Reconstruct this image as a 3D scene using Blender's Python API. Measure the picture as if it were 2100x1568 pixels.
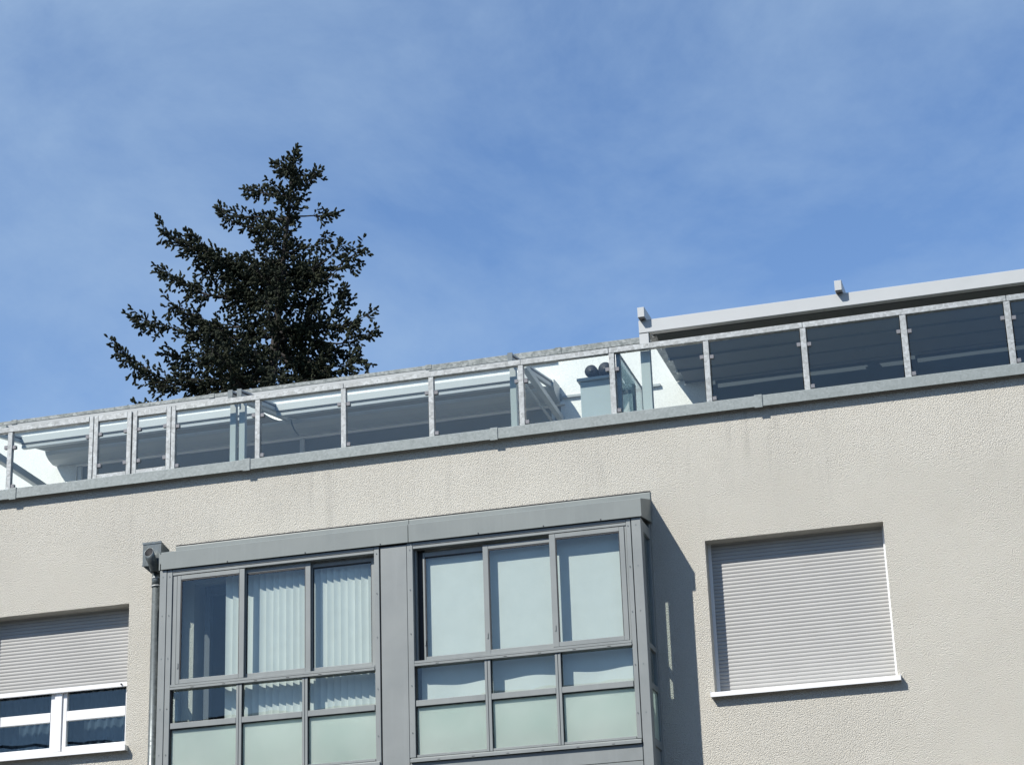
import bpy, bmesh, math, random
from mathutils import Matrix, Vector
random.seed(7)
for o in list(bpy.data.objects): bpy.data.objects.remove(o, do_unlink=True)
SC = bpy.context.scene
COL = SC.collection

# ------------------------------------------------------------------ camera
cam_d = bpy.data.cameras.new('camera'); cam = bpy.data.objects.new('camera', cam_d); COL.objects.link(cam)
R_ = Vector((0.9616172785739339, 0.2724079646294972, -0.032956188409398575))
U_ = Vector((0.12467542497936396, -0.32677180957941676, 0.9368437558474777))
F_ = Vector((-0.24443454738288564, 0.9049939697426762, 0.3481919970003846))
m = Matrix.Identity(4)
for i in range(3):
    m[i][0] = R_[i]; m[i][1] = U_[i]; m[i][2] = -F_[i]
m.translation = Vector((6.11086368, -22.62484924, 1.6))
cam.matrix_world = m
cam_d.sensor_width = 36.0; cam_d.lens = 36.0 * 4405.333 / 2100.0
cam_d.clip_start = 0.1; cam_d.clip_end = 5000
SC.camera = cam

# ------------------------------------------------------------------ sky and sun
SUN = Vector((0.768, 1.0, -1.29)).normalized()          # direction the light travels
sun_el = math.asin(-SUN.z)
sun_az = math.atan2(-SUN.x, -SUN.y)                      # measured from +Y towards +X
W = bpy.data.worlds.new('World'); SC.world = W; W.use_nodes = True
nt = W.node_tree; nt.nodes.clear()
def N(tree, t, **kw):
    n = tree.nodes.new(t)
    for k, v in kw.items(): setattr(n, k, v)
    return n
out = N(nt, 'ShaderNodeOutputWorld'); bg = N(nt, 'ShaderNodeBackground'); bg.inputs[1].default_value = 0.107
sky = N(nt, 'ShaderNodeTexSky', sky_type='NISHITA'); sky.sun_disc = False
sky.sun_elevation = sun_el; sky.sun_rotation = sun_az
sky.altitude = 400; sky.air_density = 1.0; sky.dust_density = 0.1; sky.ozone_density = 4.0
tc = N(nt, 'ShaderNodeTexCoord')
mp = N(nt, 'ShaderNodeMapping'); mp.inputs['Scale'].default_value = (2.4, 2.4, 3.4); mp.inputs['Rotation'].default_value = (0.35, 0.55, 0.3); mp.inputs['Location'].default_value = (-6.29, 2.43, 6.62)
nz = N(nt, 'ShaderNodeTexNoise'); nz.inputs['Scale'].default_value = 1.7; nz.inputs['Detail'].default_value = 10; nz.inputs['Roughness'].default_value = 0.61; nz.inputs['Distortion'].default_value = 0.25
rmp = N(nt, 'ShaderNodeValToRGB'); rmp.color_ramp.elements[0].position = 0.38; rmp.color_ramp.elements[1].position = 0.70
rmp.color_ramp.elements[0].color = (0, 0, 0, 1); rmp.color_ramp.elements[1].color = (1, 1, 1, 1)
fac = N(nt, 'ShaderNodeMath', operation='MULTIPLY'); fac.inputs[1].default_value = 0.62
mixc = N(nt, 'ShaderNodeMix', data_type='RGBA'); mixc.inputs['B'].default_value = (2.75, 3.75, 5.0, 1)
nt.links.new(tc.outputs['Generated'], mp.inputs[0]); nt.links.new(mp.outputs[0], nz.inputs['Vector'])
nt.links.new(nz.outputs['Fac'], rmp.inputs[0]); nt.links.new(rmp.outputs[0], fac.inputs[0]); nt.links.new(fac.outputs[0], mixc.inputs['Factor'])
tint = N(nt, 'ShaderNodeMix', data_type='RGBA', blend_type='MULTIPLY'); tint.inputs['Factor'].default_value = 1.0; tint.inputs['B'].default_value = (0.97, 1.03, 1.09, 1)
nt.links.new(sky.outputs[0], tint.inputs['A']); nt.links.new(tint.outputs['Result'], mixc.inputs['A']); nt.links.new(mixc.outputs['Result'], bg.inputs[0]); nt.links.new(bg.outputs[0], out.inputs[0])
sd = bpy.data.lights.new('sun', 'SUN'); sd.energy = 5.0; sd.angle = math.radians(0.53); sd.color = (1.0, 0.955, 0.89)
so = bpy.data.objects.new('sun', sd); COL.objects.link(so); so.rotation_euler = SUN.to_track_quat('-Z', 'Y').to_euler(); so.location = (-30, -40, 60)
SC.view_settings.view_transform = 'Standard'; SC.view_settings.look = 'None'; SC.view_settings.exposure = 0.6; SC.view_settings.gamma = 1.0
SC.view_settings.use_curve_mapping = False
SC.render.engine = 'CYCLES'
SC.cycles.max_bounces = 10; SC.cycles.transparent_max_bounces = 24

# ------------------------------------------------------------------ materials
def mat(name):
    mm = bpy.data.materials.new(name); mm.use_nodes = True
    t = mm.node_tree; t.nodes.clear()
    o = N(t, 'ShaderNodeOutputMaterial'); p = N(t, 'ShaderNodeBsdfPrincipled'); t.links.new(p.outputs[0], o.inputs[0])
    return mm, t, p, o
def coords(t, scale=(1, 1, 1), kind='world'):
    mpn = N(t, 'ShaderNodeMapping'); mpn.inputs['Scale'].default_value = scale
    if kind == 'world':
        g = N(t, 'ShaderNodeNewGeometry'); t.links.new(g.outputs['Position'], mpn.inputs[0])
    else:
        g = N(t, 'ShaderNodeTexCoord'); t.links.new(g.outputs['Object'], mpn.inputs[0])
    return mpn.outputs[0]
def noise(t, vec, scale, detail=4, rough=0.55, dist=0.0):
    n = N(t, 'ShaderNodeTexNoise'); n.inputs['Scale'].default_value = scale; n.inputs['Detail'].default_value = detail
    n.inputs['Roughness'].default_value = rough; n.inputs['Distortion'].default_value = dist; t.links.new(vec, n.inputs['Vector']); return n.outputs['Fac']
def ramp(t, fac, stops):
    r = N(t, 'ShaderNodeValToRGB'); el = r.color_ramp.elements
    while len(el) < len(stops): el.new(0.5)
    for e, (p, c) in zip(el, stops):
        e.position = p; e.color = (c[0], c[1], c[2], 1) if not isinstance(c, (int, float)) else (c, c, c, 1)
    t.links.new(fac, r.inputs[0]); return r.outputs[0]
def mixrgb(t, f, a, b, mode='MIX'):
    n = N(t, 'ShaderNodeMix', data_type='RGBA', blend_type=mode)
    for k, v in (('Factor', f), ('A', a), ('B', b)):
        if isinstance(v, (int, float)): n.inputs[k].default_value = v
        elif isinstance(v, tuple): n.inputs[k].default_value = (*v, 1)
        else: t.links.new(v, n.inputs[k])
    return n.outputs['Result']
def mathn(t, op, a, b=0.0):
    n = N(t, 'ShaderNodeMath', operation=op)
    for i, v in enumerate((a, b)):
        if isinstance(v, (int, float)): n.inputs[i].default_value = v
        else: t.links.new(v, n.inputs[i])
    return n.outputs[0]
def bump(t, p, h, strength, dist):
    b = N(t, 'ShaderNodeBump'); b.inputs['Strength'].default_value = strength; b.inputs['Distance'].default_value = dist
    t.links.new(h, b.inputs['Height']); t.links.new(b.outputs[0], p.inputs['Normal']); return b

def m_plain(name, col, rough=0.5, metal=0.0, var=0.08, scale=3.0, bumpamt=0.0, spec=0.5):
    mm, t, p, o = mat(name)
    v = coords(t); n = noise(t, v, scale, 6, 0.6)
    c = ramp(t, n, [(0.25, tuple(x * (1 - var) for x in col)), (0.75, tuple(min(1, x * (1 + var)) for x in col))])
    t.links.new(c, p.inputs['Base Color']); p.inputs['Roughness'].default_value = rough; p.inputs['Metallic'].default_value = metal
    p.inputs['Specular IOR Level'].default_value = spec
    if bumpamt: bump(t, p, noise(t, v, 60, 3), bumpamt, 0.002)
    return mm

def m_stucco(name, base, streak=0.5, size=1.0, bstr=0.6, zr=(7.9, 9.55)):
    mm, t, p, o = mat(name)
    v = coords(t)
    big = noise(t, v, 0.55, 4, 0.6)
    mid = noise(t, v, 4.0, 5, 0.65)
    c = mixrgb(t, ramp(t, big, [(0.3, 0.0), (0.7, 1.0)]), tuple(x * 0.89 for x in base), tuple(min(1, x * 1.05) for x in base))
    c = mixrgb(t, mathn(t, 'MULTIPLY', mid, 0.55), c, (base[0] * 0.95, base[1] * 0.92, base[2] * 0.87))
    fine = noise(t, v, 60.0 * size, 2, 0.5)
    c = mixrgb(t, ramp(t, fine, [(0.38, 0.22), (0.56, 0.0)]), c, tuple(x * 0.45 for x in base))
    # rain streaks running down from the coping
    sv = coords(t, (5.5, 5.5, 0.42)); s = noise(t, sv, 1.0, 6, 0.7)
    sv2 = coords(t, (0.8, 0.8, 0.7)); s2 = noise(t, sv2, 1.0, 3, 0.5)
    g = N(t, 'ShaderNodeNewGeometry'); sx = N(t, 'ShaderNodeSeparateXYZ'); t.links.new(g.outputs['Position'], sx.inputs[0])
    mr = N(t, 'ShaderNodeMapRange'); mr.inputs[1].default_value = zr[0]; mr.inputs[2].default_value = zr[1]; t.links.new(sx.outputs[2], mr.inputs[0])
    st = ramp(t, s, [(0.52, 0.0), (0.74, 1.0)])
    k = mathn(t, 'MULTIPLY', mathn(t, 'MULTIPLY', st, ramp(t, s2, [(0.42, 0.0), (0.62, 1.0)])), mathn(t, 'MULTIPLY', mr.outputs[0], streak))
    c = mixrgb(t, k, c, tuple(x * 0.5 for x in (base[0], base[1] * 1.0, base[2] * 1.02)))
    t.links.new(c, p.inputs['Base Color']); p.inputs['Roughness'].default_value = 0.92; p.inputs['Specular IOR Level'].default_value = 0.2
    vor = N(t, 'ShaderNodeTexVoronoi', feature='F1'); vor.inputs['Scale'].default_value = 66.0 * size
    wob = mixrgb(t, 0.012, v, noise_col(t, v, 20))
    t.links.new(wob, vor.inputs['Vector'])
    h = mathn(t, 'ADD', mathn(t, 'MULTIPLY', vor.outputs['Distance'], -0.6), mathn(t, 'MULTIPLY', noise(t, v, 78 * size, 2, 0.5), 1.3))
    bump(t, p, h, bstr, 0.013)
    return mm
def noise_col(t, v, scale):
    n = N(t, 'ShaderNodeTexNoise'); n.inputs['Scale'].default_value = scale; t.links.new(v, n.inputs['Vector']); return n.outputs['Color']

def m_galv(name, lo, hi, metal=0.35, rough=0.5, sc=42.0):
    mm, t, p, o = mat(name)
    v = coords(t)
    vor = N(t, 'ShaderNodeTexVoronoi'); vor.inputs['Scale'].default_value = sc; vor.inputs['Randomness'].default_value = 1.0
    w = mixrgb(t, 0.03, v, noise_col(t, v, 14)); t.links.new(w, vor.inputs['Vector'])
    n1 = noise(t, v, 24, 6, 0.7, 1.2); n2 = noise(t, v, 2.5, 4, 0.6)
    f = mathn(t, 'ADD', mathn(t, 'MULTIPLY', vor.outputs['Color'], 0.45), mathn(t, 'MULTIPLY', n1, 0.75))
    c = ramp(t, f, [(0.30, lo), (0.62, tuple((a + b) / 2 for a, b in zip(lo, hi))), (0.85, hi)])
    c = mixrgb(t, ramp(t, n2, [(0.45, 0.0), (0.75, 0.3)]), c, tuple(x * 0.75 for x in lo))
    t.links.new(c, p.inputs['Base Color']); p.inputs['Metallic'].default_value = metal
    t.links.new(ramp(t, f, [(0.3, rough + 0.12), (0.8, rough - 0.1)]), p.inputs['Roughness'])
    bump(t, p, n1, 0.12, 0.003)
    return mm

def m_glass(name, tint, refl=1.0, wav=0.0, wscale=1.2, haze=0.0, hazecol=(0.5, 0.6, 0.6)):
    mm = bpy.data.materials.new(name); mm.use_nodes = True; t = mm.node_tree; t.nodes.clear()
    o = N(t, 'ShaderNodeOutputMaterial'); tr = N(t, 'ShaderNodeBsdfTransparent'); tr.inputs[0].default_value = (*tint, 1)
    gl = N(t, 'ShaderNodeBsdfGlossy'); gl.inputs['Roughness'].default_value = 0.004; gl.inputs[0].default_value = (0.92, 0.97, 1.0, 1)
    lw = N(t, 'ShaderNodeLayerWeight'); lw.inputs[0].default_value = 0.5
    f = mathn(t, 'MULTIPLY', mathn(t, 'ADD', mathn(t, 'MULTIPLY', mathn(t, 'POWER', lw.outputs['Facing'], 5.0), 0.95), 0.042), refl)
    mx = N(t, 'ShaderNodeMixShader'); t.links.new(f, mx.inputs[0])
    base = tr.outputs[0]
    if haze:
        df = N(t, 'ShaderNodeBsdfDiffuse'); v = coords(t); n = noise(t, v, 3, 5, 0.7)
        df.inputs[0].default_value = (*hazecol, 1)
        m0 = N(t, 'ShaderNodeMixShader'); t.links.new(ramp(t, n, [(0.3, haze * 0.6), (0.75, haze * 1.4)]), m0.inputs[0])
        t.links.new(tr.outputs[0], m0.inputs[1]); t.links.new(df.outputs[0], m0.inputs[2]); base = m0.outputs[0]
    t.links.new(base, mx.inputs[1]); t.links.new(gl.outputs[0], mx.inputs[2]); t.links.new(mx.outputs[0], o.inputs[0])
    if wav:
        v = coords(t); b = N(t, 'ShaderNodeBump'); b.inputs['Strength'].default_value = 1.0; b.inputs['Distance'].default_value = wav
        t.links.new(noise(t, v, wscale, 2, 0.4), b.inputs['Height']); t.links.new(b.outputs[0], gl.inputs['Normal'])
    return mm

def m_frosted(name):
    mm = bpy.data.materials.new(name); mm.use_nodes = True; t = mm.node_tree; t.nodes.clear()
    o = N(t, 'ShaderNodeOutputMaterial'); v = coords(t); n = noise(t, v, 1.6, 3, 0.5)
    c = ramp(t, n, [(0.3, (0.46, 0.545, 0.495)), (0.7, (0.58, 0.64, 0.59))])
    d = N(t, 'ShaderNodeBsdfDiffuse'); tl = N(t, 'ShaderNodeBsdfTranslucent'); g = N(t, 'ShaderNodeBsdfGlossy'); g.inputs['Roughness'].default_value = 0.12
    t.links.new(c, d.inputs[0]); tl.inputs[0].default_value = (0.86, 0.96, 0.91, 1)
    a = N(t, 'ShaderNodeMixShader'); a.inputs[0].default_value = 0.58; t.links.new(d.outputs[0], a.inputs[1]); t.links.new(tl.outputs[0], a.inputs[2])
    b = N(t, 'ShaderNodeMixShader'); b.inputs[0].default_value = 0.06; t.links.new(a.outputs[0], b.inputs[1]); t.links.new(g.outputs[0], b.inputs[2]); t.links.new(b.outputs[0], o.inputs[0])
    return mm

def m_cloth(name, col, transl=0.25, weave=400):
    mm = bpy.data.materials.new(name); mm.use_nodes = True; t = mm.node_tree; t.nodes.clear()
    o = N(t, 'ShaderNodeOutputMaterial'); v = coords(t); n = noise(t, v, 5, 5, 0.6)
    c = ramp(t, n, [(0.3, tuple(x * 0.93 for x in col)), (0.7, col)])
    d = N(t, 'ShaderNodeBsdfDiffuse'); tl = N(t, 'ShaderNodeBsdfTranslucent'); t.links.new(c, d.inputs[0]); t.links.new(c, tl.inputs[0])
    a = N(t, 'ShaderNodeMixShader'); a.inputs[0].default_value = transl; t.links.new(d.outputs[0], a.inputs[1]); t.links.new(tl.outputs[0], a.inputs[2]); t.links.new(a.outputs[0], o.inputs[0])
    return mm

def m_needles(name):
    mm, t, p, o = mat(name)
    v = coords(t); n = noise(t, v, 2.2, 4, 0.6); n2 = noise(t, v, 14, 3, 0.6)
    c = ramp(t, n, [(0.3, (0.011, 0.014, 0.009)), (0.55, (0.019, 0.024, 0.014)), (0.8, (0.040, 0.041, 0.022))])
    c = mixrgb(t, ramp(t, n2, [(0.5, 0.0), (0.8, 0.5)]), c, (0.04, 0.045, 0.035))
    t.links.new(c, p.inputs['Base Color']); p.inputs['Roughness'].default_value = 0.8; p.inputs['Specular IOR Level'].default_value = 0.12
    return mm

STUCCO = m_stucco('beige_stucco', (0.525, 0.510, 0.455), 0.7, 1.25, 0.9)
PLASTER = m_stucco('white_plaster', (0.78, 0.775, 0.75), 0.4, 1.3, 0.3, (9.6, 11.4))
GALV = m_galv('galvanised_steel', (0.18, 0.193, 0.192), (0.44, 0.46, 0.455), 0.2, 0.5, 30.0)
ZINC = m_galv('weathered_zinc', (0.165, 0.19, 0.188), (0.225, 0.252, 0.248), 0.15, 0.6, 40.0)
ROOFZINC = m_galv('mottled_zinc', (0.10, 0.118, 0.116), (0.25, 0.27, 0.265), 0.15, 0.65, 30.0)
PIPE = m_galv('zinc_pipe', (0.06, 0.073, 0.076), (0.17, 0.19, 0.19), 0.5, 0.42, 22.0)
def m_clad(name, col, rough):
    mm, t, p, o = mat(name)
    v = coords(t); a = noise(t, v, 1.8, 5, 0.6); sv = coords(t, (14, 14, 0.9)); b = noise(t, sv, 1.0, 5, 0.65); d = noise(t, v, 35, 3, 0.6)
    c = ramp(t, a, [(0.25, tuple(x * 0.93 for x in col)), (0.75, tuple(x * 1.07 for x in col))])
    c = mixrgb(t, ramp(t, b, [(0.5, 0.0), (0.8, 0.28)]), c, tuple(x * 1.35 for x in col))
    c = mixrgb(t, ramp(t, d, [(0.62, 0.0), (0.8, 0.25)]), c, tuple(x * 0.6 for x in col))
    t.links.new(c, p.inputs['Base Color']); t.links.new(ramp(t, a, [(0.3, rough - 0.06), (0.7, rough + 0.1)]), p.inputs['Roughness'])
    bump(t, p, noise(t, v, 2.5, 2), 0.05, 0.01)
    return mm
ALU = m_clad('grey_aluminium', (0.188, 0.205, 0.202), 0.45)
FASCIA = m_clad('grey_green_sheet', (0.155, 0.176, 0.170), 0.48)
DARK = m_plain('black_gasket_and_shade', (0.012, 0.012, 0.014), 0.6, 0, 0.1)  # rubber, slots and seams; also shade painted in recess, panel gaps and spout
WHITE = m_plain('white_plastic', (0.66, 0.665, 0.665), 0.35, 0, 0.03, 4.0)
PWHITE = m_plain('white_powder_coat', (0.39, 0.405, 0.402), 0.4, 0, 0.04, 2.0)
SLAT = m_plain('grey_shutter', (0.375, 0.375, 0.362), 0.9, 0, 0.05, 2.5, 0, 0.0)
AWALU = m_plain('pale_aluminium', (0.315, 0.33, 0.325), 0.4, 0, 0.05, 2.0)
AWFAB = m_cloth('grey_awning_fabric', (0.225, 0.228, 0.212), 0.03)
PERGFAB = m_cloth('dark_pleated_fabric', (0.15, 0.158, 0.16), 0.0)
CABINET = m_plain('grey_cabinet', (0.33, 0.36, 0.38), 0.45, 0, 0.05, 2.0)
BLACK = m_plain('black_rubber', (0.007, 0.008, 0.012), 0.6, 0, 0.2, 8, 0, 0.2)
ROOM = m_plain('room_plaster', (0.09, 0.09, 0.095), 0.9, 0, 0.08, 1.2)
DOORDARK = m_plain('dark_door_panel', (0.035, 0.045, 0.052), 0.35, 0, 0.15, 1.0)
DOORWALL = m_plain('pale_door_panel', (0.29, 0.29, 0.27), 0.6, 0, 0.06, 1.0)
BLIND = m_cloth('white_blind', (0.53, 0.535, 0.505), 0.03)
VANE = m_cloth('white_vane', (0.70, 0.705, 0.66), 0.10)
GLASS = m_glass('window_glass', (0.925, 0.96, 0.955), 0.95, 0.0016, 1.3)
RGLASS = m_glass('railing_glass', (0.92, 0.955, 0.94), 0.85, 0.0006, 0.8, 0.004)
TGLASS = m_glass('tinted_glass', (0.48, 0.58, 0.60), 1.0, 0.0, 1.0, 0.02, (0.2, 0.3, 0.32))
FROST = m_frosted('frosted_glass')
BARK = m_plain('bark', (0.022, 0.019, 0.017), 0.9, 0, 0.3, 8, 0.5)
NEEDLE = m_needles('spruce_needles')
GROUND = m_plain('asphalt', (0.05, 0.05, 0.05), 0.9, 0, 0.25, 1.5, 0.3)
DECK = m_plain('terrace_slabs', (0.42, 0.41, 0.39), 0.85, 0, 0.1, 2)
CLAMP = m_plain('clamp_metal', (0.14, 0.142, 0.155), 0.5)
CABLE = m_plain('cable_rubber', (0.02, 0.02, 0.02), 0.6)
WOOD = m_plain('pole_wood', (0.12, 0.09, 0.07), 0.9, 0, 0.25, 6)

# ------------------------------------------------------------------ helpers
def tag(o, label=None, cat=None, group=None, kind=None):
    for k, v in (('label', label), ('category', cat), ('group', group), ('kind', kind)):
        if v: o[k] = v
    return o
def empty(name, loc=(0, 0, 0)):
    o = bpy.data.objects.new(name, None); o.location = loc; o.empty_display_size = 0.2; COL.objects.link(o); return o
def wloc(o):
    v = Vector(o.location); p = o.parent
    while p: v += Vector(p.location); p = p.parent
    return v
def link(name, me, mats, parent, origin):
    for mm in (mats if isinstance(mats, (list, tuple)) else [mats]): me.materials.append(mm)
    o = bpy.data.objects.new(name, me); COL.objects.link(o)
    o.location = Vector(origin) - (wloc(parent) if parent else Vector((0, 0, 0)))
    if parent: o.parent = parent
    return o
def from_bm(name, bm, mats, parent=None, smooth=False):
    if not bm.verts: return None
    lo = Vector((min(v.co[i] for v in bm.verts) for i in range(3))); hi = Vector((max(v.co[i] for v in bm.verts) for i in range(3)))
    c = (lo + hi) / 2
    for v in bm.verts: v.co -= c
    bmesh.ops.recalc_face_normals(bm, faces=bm.faces)
    me = bpy.data.meshes.new(name); bm.to_mesh(me); bm.free()
    if smooth:
        for f in me.polygons: f.use_smooth = True
    return link(name, me, mats, parent, c)
def bbox(bm, x0, x1, y0, y1, z0, z1, bev=0.0):
    x0, x1 = min(x0, x1), max(x0, x1); y0, y1 = min(y0, y1), max(y0, y1); z0, z1 = min(z0, z1), max(z0, z1)
    vs = [bm.verts.new((x, y, z)) for x in (x0, x1) for y in (y0, y1) for z in (z0, z1)]
    fs = []
    for q in ((0, 1, 3, 2), (4, 6, 7, 5), (0, 4, 5, 1), (2, 3, 7, 6), (0, 2, 6, 4), (1, 5, 7, 3)):
        fs.append(bm.faces.new([vs[i] for i in q]))
    if bev:
        es = list({e for f in fs for e in f.edges}); bmesh.ops.bevel(bm, geom=es, offset=bev, segments=1, affect='EDGES', profile=0.5)
def box(name, x0, x1, y0, y1, z0, z1, mats, parent=None, bev=0.003):
    bm = bmesh.new(); bbox(bm, x0, x1, y0, y1, z0, z1, bev if min(abs(x1 - x0), abs(y1 - y0), abs(z1 - z0)) > 2.5 * bev else 0)
    return from_bm(name, bm, mats, parent)
def boxes(name, lst, mats, parent=None, bev=0.003):
    bm = bmesh.new()
    for b in lst: bbox(bm, *b, bev)
    return from_bm(name, bm, mats, parent)
def prism(name, prof, x0, x1, mats, parent=None, axis='x', smooth=False):
    """closed profile [(a,b)] extruded along an axis: x -> (y,z), y -> (x,z)"""
    bm = bmesh.new()
    def mk(a, b, t): return (t, a, b) if axis == 'x' else (a, t, b)
    A = [bm.verts.new(mk(a, b, x0)) for a, b in prof]; B = [bm.verts.new(mk(a, b, x1)) for a, b in prof]
    n = len(prof)
    for i in range(n): bm.faces.new((A[i], A[(i + 1) % n], B[(i + 1) % n], B[i]))
    bm.faces.new(A[::-1]); bm.faces.new(B)
    return from_bm(name, bm, mats, parent, smooth)
def tube(bm, pts, rads, seg=10, cap=True):
    rings = []
    for i, p in enumerate(pts):
        p = Vector(p); d = (Vector(pts[min(i + 1, len(pts) - 1)]) - Vector(pts[max(i - 1, 0)])).normalized()
        a = d.orthogonal().normalized() if abs(d.z) > 0.9 else d.cross(Vector((0, 0, 1))).normalized(); b = d.cross(a)
        r = rads[i] if isinstance(rads, (list, tuple)) else rads
        rings.append([bm.verts.new(p + (a * math.cos(2 * math.pi * k / seg) + b * math.sin(2 * math.pi * k / seg)) * r) for k in range(seg)])
    for i in range(len(rings) - 1):
        for k in range(seg): bm.faces.new((rings[i][k], rings[i][(k + 1) % seg], rings[i + 1][(k + 1) % seg], rings[i + 1][k]))
    if cap: bm.faces.new(rings[0][::-1]); bm.faces.new(rings[-1])
def beam(name, p0, p1, w, h, mats, parent, bev=0.004):
    """rectangular bar from p0 to p1 (centres), width w (horizontal), height h"""
    p0 = Vector(p0); p1 = Vector(p1); d = (p1 - p0).normalized(); s = d.cross(Vector((0, 0, 1))).normalized(); u = s.cross(d)
    bm = bmesh.new(); vs = []
    for p in (p0, p1):
        vs.append([bm.verts.new(p + s * a * w / 2 + u * b * h / 2) for a, b in ((-1, -1), (1, -1), (1, 1), (-1, 1))])
    for k in range(4): bm.faces.new((vs[0][k], vs[0][(k + 1) % 4], vs[1][(k + 1) % 4], vs[1][k]))
    bm.faces.new(vs[0][::-1]); bm.faces.new(vs[1])
    bmesh.ops.bevel(bm, geom=list(bm.edges), offset=bev, segments=1, affect='EDGES', profile=0.5)
    return from_bm(name, bm, mats, parent)

# ------------------------------------------------------------------ ground
bm = bmesh.new(); s = 900
bm.faces.new([bm.verts.new(p) for p in ((-s, -s, 0), (s, -s, 0), (s, s, 0), (-s, s, 0))])
tag(from_bm('ground', bm, GROUND), kind='structure', label='grey asphalt ground around the building')

# ------------------------------------------------------------------ building
B = empty('apartment_building', (0, 5, 0))
tag(B, 'beige rendered apartment building with shuttered windows and set-back white top storey', 'building')
WZ0, WZ1 = 6.43, 8.155            # window openings
RW = (2.14, 4.10); LW = (-6.69, -4.783)
def wall_with_holes(name, x0, x1, z0, z1, y0, y1, holes, mats, parent):
    xs = sorted({x0, x1, *[h[0] for h in holes], *[h[1] for h in holes]}); zs = sorted({z0, z1, *[h[2] for h in holes], *[h[3] for h in holes]})
    bm = bmesh.new(); cache = {}
    def V(x, y, z):
        k = (round(x, 4), round(y, 4), round(z, 4))
        if k not in cache: cache[k] = bm.verts.new(k)
        return cache[k]
    def solid(i, j):
        if i < 0 or j < 0 or i >= len(xs) - 1 or j >= len(zs) - 1: return False
        cx, cz = (xs[i] + xs[i + 1]) / 2, (zs[j] + zs[j + 1]) / 2
        return not any(h[0] < cx < h[1] and h[2] < cz < h[3] for h in holes)
    for i in range(len(xs) - 1):
        for j in range(len(zs) - 1):
            if not solid(i, j): continue
            a, b, c, d = xs[i], xs[i + 1], zs[j], zs[j + 1]
            bm.faces.new((V(a, y0, c), V(b, y0, c), V(b, y0, d), V(a, y0, d))); bm.faces.new((V(a, y1, c), V(a, y1, d), V(b, y1, d), V(b, y1, c)))
            if not solid(i - 1, j): bm.faces.new((V(a, y0, c), V(a, y0, d), V(a, y1, d), V(a, y1, c)))
            if not solid(i + 1, j): bm.faces.new((V(b, y0, c), V(b, y1, c), V(b, y1, d), V(b, y0, d)))
            if not solid(i, j - 1): bm.faces.new((V(a, y0, c), V(a, y1, c), V(b, y1, c), V(b, y0, c)))
            if not solid(i, j + 1): bm.faces.new((V(a, y0, d), V(b, y0, d), V(b, y1, d), V(a, y1, d)))
    return from_bm(name, bm, mats, parent)
BX0, BX1 = -13.0, 12.0
wall_with_holes('facade_wall', BX0, BX1, 0.0, 9.66, 0.0, 0.34,
                [(RW[0], RW[1], WZ0, WZ1), (LW[0], LW[1], WZ0, WZ1), (-3.95, 1.36, 5.7, 8.30)], STUCCO, B)
box('side_wall', BX0, BX0 + 0.3, 0.345, 9.66, 0, 9.66, STUCCO, B, 0)
box('side_wall', BX1 - 0.3, BX1, 0.345, 9.66, 0, 9.66, STUCCO, B, 0)
box('rear_wall', BX0, BX1, 9.665, 9.96, 0, 11.45, STUCCO, B, 0)
box('terrace_floor', BX0 + 0.31, BX1 - 0.31, 0.345, 9.66, 8.55, 8.75, DECK, B, 0)
# room behind the glazed balcony and behind the windows
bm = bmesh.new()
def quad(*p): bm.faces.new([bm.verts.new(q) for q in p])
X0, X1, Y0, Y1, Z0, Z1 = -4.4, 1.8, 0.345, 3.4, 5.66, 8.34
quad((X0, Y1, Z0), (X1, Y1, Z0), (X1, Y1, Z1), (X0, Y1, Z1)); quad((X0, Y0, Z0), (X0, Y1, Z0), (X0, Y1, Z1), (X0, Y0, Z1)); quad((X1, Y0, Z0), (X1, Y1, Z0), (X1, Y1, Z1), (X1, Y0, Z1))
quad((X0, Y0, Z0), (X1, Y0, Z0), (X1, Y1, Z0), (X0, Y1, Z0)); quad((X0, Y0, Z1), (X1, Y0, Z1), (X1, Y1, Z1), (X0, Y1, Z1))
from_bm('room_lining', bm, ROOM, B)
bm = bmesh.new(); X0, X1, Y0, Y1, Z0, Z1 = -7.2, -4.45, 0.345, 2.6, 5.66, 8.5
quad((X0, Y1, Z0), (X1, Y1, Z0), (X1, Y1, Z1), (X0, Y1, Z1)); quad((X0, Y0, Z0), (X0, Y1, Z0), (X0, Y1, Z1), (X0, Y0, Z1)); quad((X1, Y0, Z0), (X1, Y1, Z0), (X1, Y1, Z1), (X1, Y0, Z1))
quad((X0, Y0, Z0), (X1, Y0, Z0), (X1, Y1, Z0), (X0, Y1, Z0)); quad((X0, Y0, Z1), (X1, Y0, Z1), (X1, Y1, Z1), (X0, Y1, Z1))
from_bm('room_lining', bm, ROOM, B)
boxes('inner_door_frame', [(-3.86, -3.79, 0.10, 0.18, 5.72, 8.28), (-3.30, -3.22, 0.10, 0.18, 5.72, 8.28), (-3.79, -3.30, 0.10, 0.18, 8.18, 8.28)], m_plain('dark_door_frame', (0.075, 0.08, 0.085), 0.5), B)

# parapet coping: sections with cover strips over the joints
joints = [-12.46, -9.40, -6.345, -3.277, -0.215, 2.865, 5.93, 9.0]
edges = [BX0 - 0.05] + joints + [BX1 + 0.05]
for a, b in zip(edges[:-1], edges[1:]):
    g = 0.004
    prism('coping', [(-0.08, 9.612), (-0.070, 9.612), (-0.070, 9.655), (0.345, 9.662), (0.40, 9.664), (0.40, 9.735), (0.385, 9.75), (-0.072, 9.742), (-0.08, 9.735)], a + g, b - g, ZINC, B)
for j in joints:
    prism('coping_joint', [(-0.089, 9.598), (-0.0805, 9.598), (-0.0805, 9.7425), (0.39, 9.7515), (0.39, 9.757), (-0.082, 9.749), (-0.089, 9.742)], j - 0.045, j + 0.043, ZINC, B)

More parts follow.
